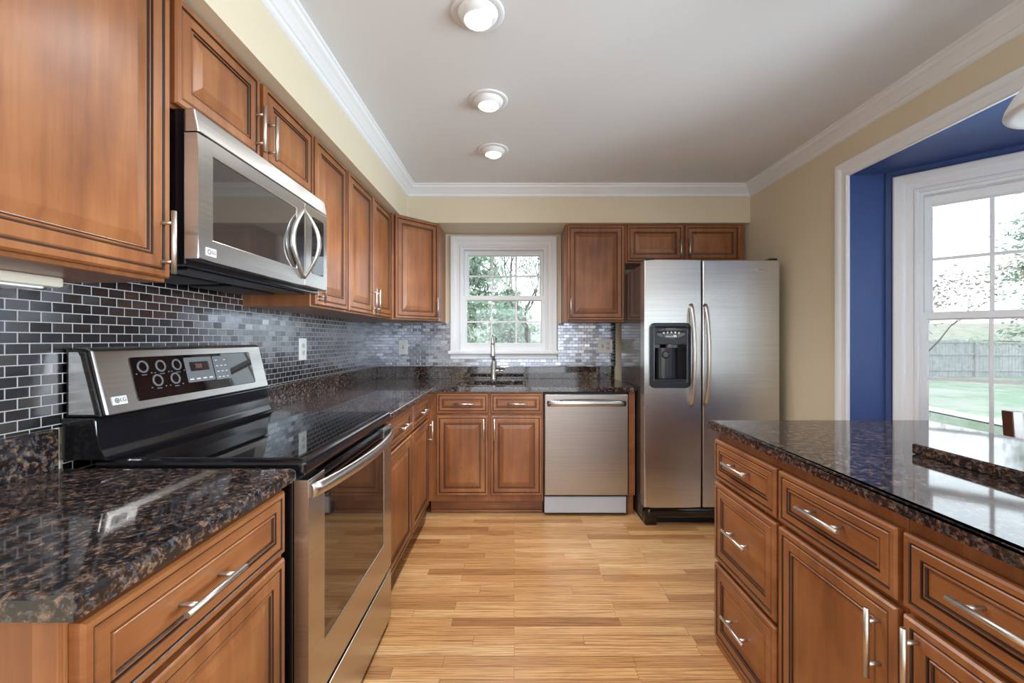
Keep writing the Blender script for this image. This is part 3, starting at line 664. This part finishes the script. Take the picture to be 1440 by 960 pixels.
# ------------------------------------------------------------------ refrigerator
FF = Fr(0, 2.775, (1, 0), (0, -1))
fr = thing('refrigerator', 'stainless side-by-side refrigerator with an ice and water dispenser', 'refrigerator', (1.31, 3.1, 0))
b = newbm(); wbox(b, .869, 1.752, 2.862, 3.40, .03, 1.757, bev=.004); obj('body', b, M_fridgeside, fr)
b = newbm(); cells(b, FF, [.861, .912, 1.150, 1.237], [.135, .945, 1.338, 1.772], lambda i, j: i == 1 and j == 1, -.082, 0, bev=.007); fd = obj('freezer_door', b, M_steel, fr)
b = newbm(); fbox(b, FF, 1.247, 1.758, -.082, 0, .135, 1.772, bev=.007); rd = obj('refrigerator_door', b, M_steel, fr)
# dispenser
b = newbm()
rring(b, FF, [(.893, 1.167, .926, 1.356, .035, 0, 0), (.893, 1.167, .926, 1.356, .035, .008, 0), (.899, 1.161, .932, 1.350, .032, .014, 0), (.916, 1.148, .960, 1.335, .022, .014, 0), (.920, 1.144, .964, 1.331, .020, .010, 0),
              (.926, 1.138, .972, 1.326, .016, .008, 0), (.926, 1.138, .972, 1.326, .016, -.070, 1)], fillmi=1)
ds = obj('dispenser', b, [M_navy, M_black], fd)
b = newbm(); fbox(b, FF, .927, 1.137, -.06, .011, 1.212, 1.325, bev=.004); obj('control_block', b, M_navy, ds)
b = newbm(); cx_, cz_ = 1.031, 1.288
e0 = [b.verts.new(FF.p(cx_+.097*math.cos(2*PI*k/36), .0112, cz_+.036*math.sin(2*PI*k/36))) for k in range(36)]; e1 = [b.verts.new(FF.p(cx_+.094*math.cos(2*PI*k/36), .0135, cz_+.034*math.sin(2*PI*k/36))) for k in range(36)]
for k in range(36): b.faces.new((e0[k], e0[(k+1) % 36], e1[(k+1) % 36], e1[k]))
b.faces.new(e1); ov = obj('control_face', b, M_glassblack, ds)
for k in range(5):
    b = newbm(); lathe(b, FF.p(.985+k*.025, .0135, 1.289+.004*math.sin(PI*k/4)), [(.0065, 0), (.0065, .001), (.005, .0018)], 14, axis=FF.n); obj('button', b, M_mark, ov)
b = newbm(); fbox(b, FF, .998, 1.045, .0135, .0139, 1.265, 1.269); fbox(b, FF, 1.05, 1.07, .0135, .0139, 1.262, 1.275); obj('print_mark', b, M_mark, ov)
b = newbm(); lathe(b, FF.p(1.03, -.01, 1.19), [(.020, 0), (.022, .022), (.02, .024)], 20); obj('spout', b, M_grey, ds)
b = newbm(); pts = []
prism(b, [FF.p(1.031+.075*math.cos(PI*k/10), -.062+.034*math.sin(PI*k/10), .985) for k in range(11)], (0, 0, .205)); obj('paddle', b, M_navy, ds)
b = newbm(); lathe(b, FF.p(1.012, -.030, 1.145), [(.026, 0), (.026, .003), (.02, .004), (.004, .003)], 24, axis=FF.n); obj('paddle_button', b, M_black, ds)
b = newbm(); fbox(b, FF, .928, 1.136, -.065, .010, .973, .984, bev=.002); obj('drip_tray', b, M_blackm, ds)
for nm, x, p_ in (('handle', 1.168, fd), ('handle', 1.262, rd)):
    b = newbm(); pts = [FF.p(x+(.004 if x > 1.2 else -.004)*0, .002+.056*math.sin(PI*k/24)**.55, .815+.659*k/24) for k in range(25)]
    tube(b, pts, .019, 14, flat=(.85, .7, (1, 0, 0))); obj(nm, b, M_nickel, p_)
for x in (.885, 1.70):
    b = newbm(); prism(b, [(x, 2.79, 1.7725), (x+.05, 2.79, 1.7725), (x+.05, 2.90, 1.7725), (x+.025, 2.93, 1.7725), (x, 2.90, 1.7725)], (0, 0, .014), bev=.003); obj('hinge_cover', b, M_blackm, fr)
b = newbm(); pts = [FF.p(.885+.85*k/30, -.045+.012*math.sin(PI*k/30), .078+.016*min(1, math.sin(PI*k/30)*4)) for k in range(31)]; tube(b, pts, .034, 12, flat=(.5, 1, (0, 0, 1)))
fbox(b, FF, .875, .96, -.10, -.035, .0, .10, bev=.012); fbox(b, FF, 1.66, 1.745, -.10, -.035, .0, .10, bev=.012); obj('base_grille', b, M_black, fr)
b = newbm(); fbox(b, FF, .88, 1.745, -.55, -.088, .0, .13); obj('base', b, M_dark, fr)
b = newbm()
e_ = []
for rr_, d_ in ((1, .0), (1, .0015), (.72, .0022), (.70, .0008)): e_.append([b.verts.new(FF.p(1.624+.034*rr_*math.cos(2*PI*k/28), d_, 1.706+.012*(rr_ if rr_ == 1 else rr_*.85)*math.sin(2*PI*k/28))) for k in range(28)])
for p_, q_ in zip(e_, e_[1:]):
    for k in range(28): b.faces.new((p_[k], p_[(k+1) % 28], q_[(k+1) % 28], q_[k]))
obj('badge', b, M_nickel, rd)

# ------------------------------------------------------------------ outlets and switch
def plate(name, label, cat, F, a, z, w, h, gangs, d0):
    t = thing(name, label, cat, F.p(a, d0, z))
    bb = newbm(); rring(bb, F, [(a-w/2, a+w/2, z-h/2, z+h/2, .004, d0, 0), (a-w/2, a+w/2, z-h/2, z+h/2, .004, d0+.004, 0), (a-w/2+.003, a+w/2-.003, z-h/2+.003, z+h/2-.003, .003, d0+.006, 0)]); obj('plate', bb, M_plate, t)
    for off, kind in gangs:
        if kind == 'outlet':
            for s in (-.0195, .0195):
                bb = newbm(); rring(bb, F, [(a+off-.0165, a+off+.0165, z+s-.014, z+s+.014, .009, d0+.005, 0), (a+off-.0165, a+off+.0165, z+s-.014, z+s+.014, .009, d0+.0085, 0)])
                rc = obj('receptacle', bb, M_ivory, t); bb = newbm()
                for q_ in (-.0065, .0065): fbox(bb, F, a+off+q_-.0012, a+off+q_+.0012, d0+.0083, d0+.0088, z+s-.001, z+s+.007)
                lathe(bb, F.p(a+off, d0+.0083, z+s-.007), [(.0025, 0), (.0025, .0005)], 10, axis=F.n); obj('slot', bb, M_slot, rc)
        else:
            bb = newbm(); fbox(bb, F, a+off-.006, a+off+.006, d0+.005, d0+.0068, z-.013, z+.013); tg = obj('toggle_slot', bb, M_slot, t)
            bb = newbm(); prism(bb, [F.p(a+off-.004, d0+.0068, z-.006), F.p(a+off-.004, d0+.0068, z+.008), F.p(a+off-.004, d0+.017, z+.010), F.p(a+off-.004, d0+.017, z+.004)], F.u*.008); obj('toggle', bb, M_plate, t)
plate('outlet', 'white duplex outlet on the mosaic of the long wall, past the range', 'outlet', FL, 2.345, 1.192, .078, .122, [(0, 'outlet')], .006)
plate('light_switch', 'white single toggle switch on the mosaic below the angled corner cabinet', 'light switch', FB, -.950, 1.181, .075, .122, [(0, 'toggle')], .006)
plate('outlet_switch', 'white double plate with a toggle and an outlet, beside the refrigerator', 'outlet', FB, .780, 1.192, .124, .118, [(-.023, 'toggle'), (.023, 'outlet')], .006)

# ------------------------------------------------------------------ ceiling lights
LBL = ['round recessed eyeball ceiling light at the top edge of the photo', 'round recessed eyeball ceiling light, middle one of the three', 'round recessed eyeball ceiling light closest to the sink window']
for i, (x, y) in enumerate(((-.131, 1.52), (-.127, 2.078), (-.131, 2.623))):
    t = thing('ceiling_light', LBL[i], 'ceiling light', (x, y, ZC), 'recessed ceiling lights')
    b = newbm(); lathe(b, (x, y, ZC), [(.096, 0), (.096, -.003), (.092, -.006), (.074, -.006), (.070, -.003)], 40, capends=False); obj('trim_ring', b, M_white, t)
    b = newbm(); lathe(b, (x, y, ZC), [(.074, -.004), (.070, -.014), (.062, -.024), (.052, -.031), (.049, -.031), (.047, -.026)], 40, capends=False); obj('eyeball', b, M_white, t)
    b = newbm(); lathe(b, (x+.004, y-.006, ZC), [(.047, -.024), (.044, -.034), (.034, -.042), (.018, -.046), (.0001, -.047)], 28, capends=False); obj('bulb', b, M_bulb, t)
    d = bpy.data.lights.new('downlight', 'SPOT'); d.energy = 50; d.color = (.97, .97, .97); d.spot_size = 2.5; d.spot_blend = .8; d.shadow_soft_size = .05
    o = bpy.data.objects.new('downlight', d); C.objects.link(o); o.parent = t; o.location = (0, 0, -.055)

# ------------------------------------------------------------------ pendant over the island
px_, py_, pz_ = 1.628, 1.15, 1.915
t = thing('pendant_lamp', 'frosted white glass dome pendant hanging over the island', 'lamp', (px_, py_, ZC))
b = newbm(); pr = [(.188, 0), (.190, .004), (.186, .020), (.172, .050), (.148, .082), (.112, .112), (.070, .135), (.036, .148), (.028, .152)]
lathe(b, (px_, py_, pz_), [(.0001, -.030), (.06, -.027), (.12, -.018), (.165, -.007)]+pr, 48, capends=False); obj('lamp_shade', b, M_shade, t)
b = newbm(); lathe(b, (px_, py_, pz_), [(.034, .146), (.034, .165), (.02, .19), (.008, .20)], 24); tube(b, [(px_, py_, pz_+.19), (px_, py_, ZC-.02)], .006, 10); obj('rod', b, M_nickel, t)
b = newbm(); lathe(b, (px_, py_, ZC), [(.06, 0), (.06, -.012), (.045, -.026), (.01, -.03)], 28); obj('ceiling_cup', b, M_nickel, t)

# ------------------------------------------------------------------ chair in the bay
t = thing('dining_chair', 'dark brown wooden chair standing beyond the island by the window', 'chair', (2.24, 1.45, 0))
cx0, cx1, cyb = 2.012, 2.44, 1.70
for x in (cx0, cx1-.045):
    b = newbm(); prism(b, [(x, cyb-.02, 0), (x, cyb+.02, 0), (x, cyb+.0, .45), (x, cyb+.035, .955), (x, cyb-.005, .955), (x, cyb-.04, .45)], (.045, 0, 0), bev=.004); obj('leg', b, M_chair, t)
for x in (cx0, cx1-.045):
    b = newbm(); wbox(b, x, x+.045, 1.255, 1.298, 0, .43, bev=.004); obj('leg', b, M_chair, t)
b = newbm(); wbox(b, cx0+.045, cx1-.045, cyb-.002, cyb+.020, .845, .940, bev=.004); wbox(b, cx0+.045, cx1-.045, cyb-.02, cyb+.002, .60, .66, bev=.004)
for k in range(4): wbox(b, cx0+.09+k*.075, cx0+.115+k*.075, cyb-.008, cyb+.008, .66, .85)
obj('backrest', b, M_chair, t)
b = newbm(); wbox(b, cx0-.005, cx1+.005, 1.245, 1.66, .43, .462, bev=.01); obj('seat', b, M_chair, t)
b = newbm(); wbox(b, cx0+.045, cx1-.045, 1.265, 1.285, .36, .43); wbox(b, cx0+.01, cx0+.03, 1.298, 1.66, .36, .43); wbox(b, cx1-.03, cx1-.01, 1.298, 1.66, .36, .43); obj('seat_frame', b, M_chair, t)

# ------------------------------------------------------------------ outdoors
b = newbm(); wbox(b, -60, 9.3, 3.9, 60, -1.0, -.85); wbox(b, 3.2, 9.3, -20, 3.9, -1.0, -.85); struct(obj('ground', b, M_grass))
b = newbm(); prism(b, [(9.62, 9.2, -.46), (9.05, 4.0, -.46), (60, 4.0, -.46), (60, 60, -.46), (10.4, 60, -.46), (9.95, 11.2, -.46)], (0, 0, -.5)); struct(obj('lawn', b, M_grass))
b = newbm()
q0, q1 = Vector((8.9, 4.0, 0)), Vector((10.3, 13.0, 0)); FX = Fr(q0.x, q0.y, tuple((q1-q0).xy), (-(q1-q0).y, (q1-q0).x)); LN = (q1-q0).length
t = thing('garden_wall', 'low dark retaining wall with a pale cap edging the lawn', 'wall', tuple((q0+q1)/2-Vector((0, 0, .85))))
fbox(b, FX, 0, LN, -.25, 0, -.85, -.43); obj('base', b, M_stone, t)
b = newbm(); fbox(b, FX, 0, LN, -.29, .03, -.43, -.38, bev=.01); obj('cap', b, M_cap, t)
b = newbm(); prism(b, [(-70, 26, -.6), (70, 26, -.6), (70, 55, 3.4), (-70, 55, 3.4)], (0, 0, -.3)); struct(obj('hill', b, leafm('wooded_hillside', (.20, .19, .16), (.30, .31, .25))))
t = thing('board_fence', 'weathered grey board fence across the far side of the lawn', 'fence', (22, 19.2, -.46))
rnd = random.Random(4)
for k in range(8):
    x0 = 14.2+2.3*k; dz = -.035*k
    b = newbm(); x = x0+.06
    while x < x0+2.24:
        w = .135; wbox(b, x, x+w, 19.19, 19.21, -.44+dz*.5, 1.30+dz+rnd.uniform(-.02, .02)); x += w+.012
    wbox(b, x0+.05, x0+2.25, 19.15, 19.19, -.10+dz, -.01+dz); wbox(b, x0+.05, x0+2.25, 19.15, 19.19, .62+dz, .71+dz); wbox(b, x0+.05, x0+2.25, 19.15, 19.19, 1.18+dz, 1.27+dz)
    obj('board_panel', b, M_fence, t)
    b = newbm(); wbox(b, x0-.06, x0+.05, 19.12, 19.22, -.55, 1.36+dz); obj('post', b, M_fence, t)

def tree(name, label, x, y, z0, h, seed, leaf, nleaf, spread, lsize, lean=0, clear=.25, bare=1.0, depth=4, width=.1, conif=False, group=None):
    rn = random.Random(seed); t = thing(name, label, 'tree', (x, y, z0), group)
    bb = newbm(); tips = []
    def grow(p, d, ln_, r, k):
        p2 = p+d*ln_; tube(bb, [p, (p+p2)/2+Vector((rn.uniform(-1, 1), rn.uniform(-1, 1), rn.uniform(-1, 1)))*ln_*.05, p2], [r, r*.85, r*.68], 5)
        if k >= 2: tips.append((p2, k)); tips.append(((p+p2)/2, k))
        if k >= depth: return
        for _ in range(rn.choice((2, 3, 3))):
            nd = (d+Vector((rn.uniform(-1, 1)*spread, rn.uniform(-1, 1)*spread, rn.uniform(-.25, .55)))).normalized(); grow(p2 if rn.random() < .6 else p+d*ln_*rn.uniform(.5, .95), nd, ln_*rn.uniform(.6, .82), r*.6, k+1)
    if conif:
        tube(bb, [(x, y, z0), (x, y, z0+h)], [width, .02], 8)
        for k in range(70):
            s = clear+(1-clear)*k/70; a = rn.uniform(0, 2*PI); ln_ = h*spread*(1.02-s)*rn.uniform(.7, 1.1); p0 = Vector((x, y, z0+h*s)); dirv = Vector((math.cos(a), math.sin(a), rn.uniform(-.12, .1)))
            tube(bb, [p0, p0+dirv*ln_], [.03, .008], 4)
            for j in range(6): tips.append((p0+dirv*ln_*(.25+.75*j/5), 3))
    else:
        grow(Vector((x, y, z0)), Vector((lean, 0, 1)).normalized(), h*clear, width, 0)
    obj('trunk', bb, M_bark, t)
    if nleaf:
        bb = newbm()
        for _ in range(nleaf):
            p, k = rn.choice(tips); c = p+Vector((rn.gauss(0, 1), rn.gauss(0, 1), rn.gauss(0, .6)))*lsize*bare
            a = Vector((rn.uniform(-1, 1), rn.uniform(-1, 1), rn.uniform(-1, 1))).normalized(); c2 = a.orthogonal().normalized(); s = lsize*rn.uniform(.25, .5)
            bb.faces.new([bb.verts.new(c+a*s), bb.verts.new(c+c2*s*.5), bb.verts.new(c-a*s), bb.verts.new(c-c2*s*.5)])
        obj('foliage', bb, leaf, t)
    return t
GT = 'trees outside the windows'
tree('evergreen_tree', 'dense green tree outside the left half of the sink window', -1.55, 11.0, -.85, 8.5, 3, M_leaf, 16000, .25, .22, conif=True, clear=.06, width=.16)
tree('bare_tree', 'bare branching tree outside the right half of the sink window', .55, 15.5, -.85, 8.0, 11, M_leaf, 3500, .75, .16, clear=.30, depth=7, width=.10, bare=2.0)
tree('evergreen_shrub', 'rounded green shrub low behind the trees outside the sink window', -.2, 23, -.7, 4.6, 8, M_leaf, 6000, .6, .25, conif=True, clear=.03, width=.1)
tree('young_tree', 'small tree with sparse dry leaves above the board fence', 12.35, 12.6, -.46, 3.7, 33, M_leafdry, 900, .8, .16, clear=.34, depth=5, width=.04, bare=1.6)
tree('evergreen_tree', 'tall layered evergreen at the right edge of the bay window', 20.2, 15.2, -.46, 9.5, 14, M_leaf, 8000, .36, .26, conif=True, clear=.1, width=.2)
